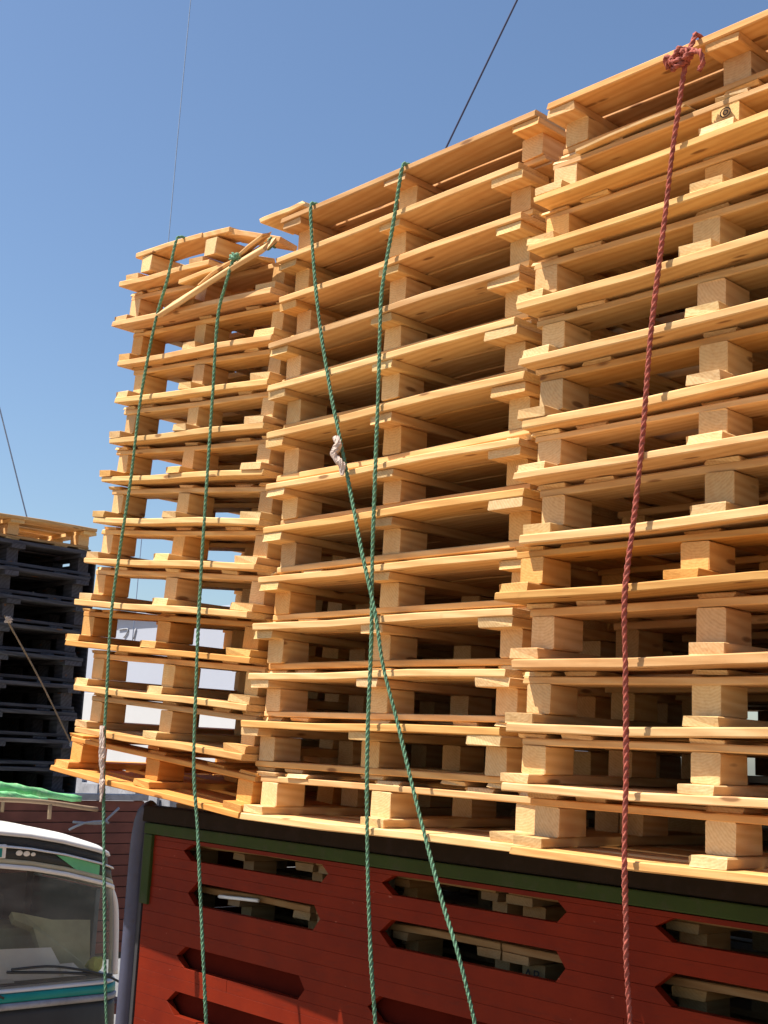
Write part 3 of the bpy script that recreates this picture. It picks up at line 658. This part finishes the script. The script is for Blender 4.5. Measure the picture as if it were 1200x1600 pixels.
sheet('olive beige cloth slumped over the seat behind the windscreen', [(-3.25, 1.16, 1.66), (-3.25, 1.42, 1.66), (-3.32, 1.44, 1.92), (-3.34, 1.20, 1.93), (-3.36, 1.02, 1.97), (-3.38, .96, 1.98), (-3.36, .97, 1.94), (-3.30, 1.06, 1.90), (-3.27, 1.10, 1.78)], SEATB, .03, name='cloth', cat='cloth')
bm = bmesh.new(); bmesh.ops.create_icosphere(bm, subdivisions=2, radius=.045, matrix=Matrix.Translation((-3.14, 1.385, 1.695)))
for v in bm.verts: v.co += Vector((random.uniform(-.01, .01),) * 3)
tag(bm_obj('plastic_bag', bm, YEL), 'yellow green plastic bag at the right end of the dashboard', 'bag')

# its bed: floor, slatted front board, chassis, wheels
hb = []
for i in range(14):
    z0 = 1.55 + i * .072
    box('front_slat', (-4.30, -.7, z0), (-4.27, 2.36, z0 + .067), REDBR, t2, .003)
box('front_backing', (-4.32, -.7, 1.5), (-4.303, 2.36, 2.55), STEEL, t2)
box('front_board_cap', (-4.33, -.74, 2.558), (-4.25, 2.38, 2.60), GREYM, t2)
for y_ in (-.7, .5, 1.65, 2.33): box('front_board_post', (-4.365, y_, 1.2), (-4.322, y_ + .05, 2.556), REDBR, t2)
box('bed_floor', (-9.5, -.72, 1.15), (-4.25, 2.38, 1.22), REDBR, t2)
for i in range(8): box('side_slat', (-9.5, -.75, 1.25 + i * .16), (-4.25, -.722, 1.38 + i * .16), REDBR, t2)
for y_ in (0.1, 1.2): box('chassis_rail', (-9.5, y_, .92), (-3.3, y_ + .09, 1.148), STEEL, t2)
for x_ in (-3.6, -7.6, -8.8):
    for y_ in (-.45, 1.55):
        bm = bmesh.new(); lathe(bm, [(0.26, -.12), (0.46, -.13), (0.50, -.09), (0.50, .09), (0.46, .13), (0.26, .12)], 28, Matrix.Translation((x_, y_, .5)))
        wh = bm_obj('wheel', bm, RUBBER, t2, True)
        bm = bmesh.new(); lathe(bm, [(0.06, -.05), (0.14, -.06), (0.26, -.1), (0.262, .1), (0.06, .05)], 28, Matrix.Translation((x_, y_, .5))); bm_obj('rim', bm, GREYM, wh, True)
# roof rack with rolled tarpaulin
rk = thing('roof_rack', 'rusty pipe rack standing on the white cab roof', 'rack', (0, 0, 0))
tube('pipe', [(-3.45, -.5, 2.60), (-3.45, .9, 2.60), (-3.45, 1.50, 2.548)], .014, RUST, rk)
tube('pipe', [(-4.05, -.5, 2.60), (-4.05, .9, 2.60), (-4.05, 1.55, 2.58)], .014, RUST, rk)
for y_ in (-.4, .45, 1.18):
    for x_ in (-3.45, -4.05): tube('foot', [(x_, y_, 2.49), (x_, y_, 2.585)], .012, RUST, rk)
bm = bmesh.new()
rn = random.Random(3)
sweep(bm, catmull([(-3.72, -.6, 2.70), (-3.70, .0, 2.69), (-3.68, .6, 2.682), (-3.66, 1.0, 2.655), (-3.64, 1.35, 2.612), (-3.62, 1.48, 2.60)], .05), lambda t: .050 * (1 - .6 * t ** 3) * rn.uniform(.85, 1.1), 12, twist=9, lobes=4, amp=.25)
sweep(bm, catmull([(-3.66, -.6, 2.655), (-3.62, .3, 2.64), (-3.60, .8, 2.63), (-3.58, 1.22, 2.59)], .05), lambda t: .034 * (1 - .3 * t) * rn.uniform(.8, 1.15), 10, twist=14, lobes=3, amp=.3)
tag(bm_obj('tarpaulin', bm, TARP, None, True), 'rolled green tarpaulin lying on the cab roof rack', 'tarpaulin')
# bent metal scraps at the rack's right end, against the slatted board
for lab, p in (('thin bent rod sticking up beside the cab roof, against the slats', [(-3.9, 1.60, 2.44), (-3.9, 1.80, 2.43), (-3.9, 1.86, 2.47), (-3.9, 1.93, 2.53)]), ('lower curled wire lying right of the cab roof', [(-3.8, 1.52, 2.40), (-3.8, 1.62, 2.44), (-3.8, 1.76, 2.45), (-3.8, 1.80, 2.44)])):
    tag(tube('rod', p, .008, GREYM), lab, 'rod')

# dark load: near-black pallets, one bare pallet on top
for i in range(9):
    z0 = 4.268 - 0.188 * (i + 1)
    pallet('dark_pallet', 'near-black pallet, %s below the bare pallet on the second lorry' % (['first', 'second', 'third', 'fourth', 'fifth', 'sixth', 'seventh', 'eighth', 'ninth'][i]), -4.40 + random.uniform(-.02, .02), 0.66 + random.uniform(-.03, .03), z0, .1865, True, (1, 1, 1),
           rotz=rad(90), group='near-black pallets on the second lorry', dark=True, seedk=400 + i)
pallet('wooden_pallet', 'bare pallet lying alone on top of the dark load at the left edge', -4.38, 0.66, 4.270, .155, True, WARM, rotz=rad(90), seedk=420)
for i in range(9, 16):
    z0 = 4.268 - 0.188 * (i + 1)
    if z0 < 1.22: break
    pallet('dark_pallet', 'near-black pallet low behind the cab, layer %d down' % (i + 1), -4.40, 0.66, z0, .1865, True, (1, 1, 1), rotz=rad(90), group='near-black pallets behind the cab', dark=True, seedk=460 + i)
bm = bmesh.new(); box_bm(bm, (-5.45, -1.2, 1.25), (-5.442, 1.925, 4.29)); box_bm(bm, (-5.44, 1.915, 1.25), (-4.47, 1.925, 4.20))  # sheets added only to stop light showing through the pallet gaps
tag(bm_obj('light_block_sheet', bm, DARKW), 'added black sheet blocking light at the back of the dark pallets', 'tarpaulin')
bm = bmesh.new(); rope_geo(bm, [(-4.33, 1.20, 3.74), (-4.33, 1.50, 3.34), (-4.33, 1.79, 2.91)], .007)
tag(bm_obj('rope', bm, RUST, None, True), 'brown rope slanting across the dark pallet load', 'rope')
tuft('reddish knot of cloth at the upper end of the brown rope', (-4.31, 1.225, 3.715), .03, 8, CLOTHW)
for lab, c in (('small round pale disc low on the dark load', (-4.33, 1.79, 2.925)), ('small round pale disc at the right edge of the dark load', (-4.33, 1.86, 3.765))):
    bm = bmesh.new(); lathe(bm, [(.010, -.008), (.022, -.008), (.024, 0), (.022, .008), (.010, .01)], 14, Matrix.Translation(c) @ Matrix.Rotation(rad(90), 4, 'Z')); tag(bm_obj('end_disc', bm, GREYM, None, True), lab, 'disc')

# ------------------------------------------------------------------ pale building behind, grey shed
bl = thing('building', 'pale blue grey building glimpsed through the gaps of the left stack', 'building', (-14, 9, 0))
def bb(nm, lo, hi, m, ch=.01): o = box(nm, lo, hi, m, None, ch); o.location = (14, -9, 0); o.parent = bl; return o
def bb(nm, lo, hi, m, ch=.01, par=None):
    lo = (lo[0] + 14, lo[1] - 9, lo[2]); hi = (hi[0] + 14, hi[1] - 9, hi[2]); return box(nm, lo, hi, m, par or bl, ch)
bb('wall', (-26, 9, 3.72), (-9, 14, 5.0), WALLM)
bb('lower_wall', (-26, 8.97, 0), (-9, 14, 3.717), WALLW)
bb('roof_slab', (-26.2, 8.9, 5.003), (-8.8, 14.2, 5.06), WALLM)
for x_ in (-24, -21, -18, -12, -10.5):
    fr = bb('window', (x_, 8.93, 1.2), (x_ + 1.1, 8.968, 2.3), GREYM); bb('pane', (x_ + .06, 8.91, 1.26), (x_ + 1.04, 8.929, 2.24), CHAR, par=fr)
for p in ([(-15.80, 8.985, 4.80), (-15.5, 8.985, 4.80), (-15.56, 8.985, 4.70), (-15.62, 8.985, 4.66)], [(-15.82, 8.985, 4.53), (-15.6, 8.985, 4.56), (-15.45, 8.985, 4.52), (-15.3, 8.985, 4.53)], [(-15.25, 8.985, 4.80), (-15.3, 8.985, 4.62)], [(-14.25, 8.95, 4.12), (-14.25, 8.95, 3.82), (-14.32, 8.95, 3.74)]):
    o = tube('bracket', [(x + 14, y - 9, z) for x, y, z in p], .012, GREYM, bl)
shed = thing('grey_shed', 'low grey sheet metal clutter behind the dark load', 'shed', (-8, 4, 0))
box('shed_wall', (-1.0, 0, 0), (1.6, 1.2, 2.55), GREYM, shed, .02)
rn = random.Random(11)
for i in range(7):
    box('sheet_panel', (-.9 + i * .34, -.04 - .02 * (i % 2), 1.6), (-.9 + i * .34 + .31, -.012, 2.48 + rn.uniform(-.05, .16)), GREYM, shed, .004)
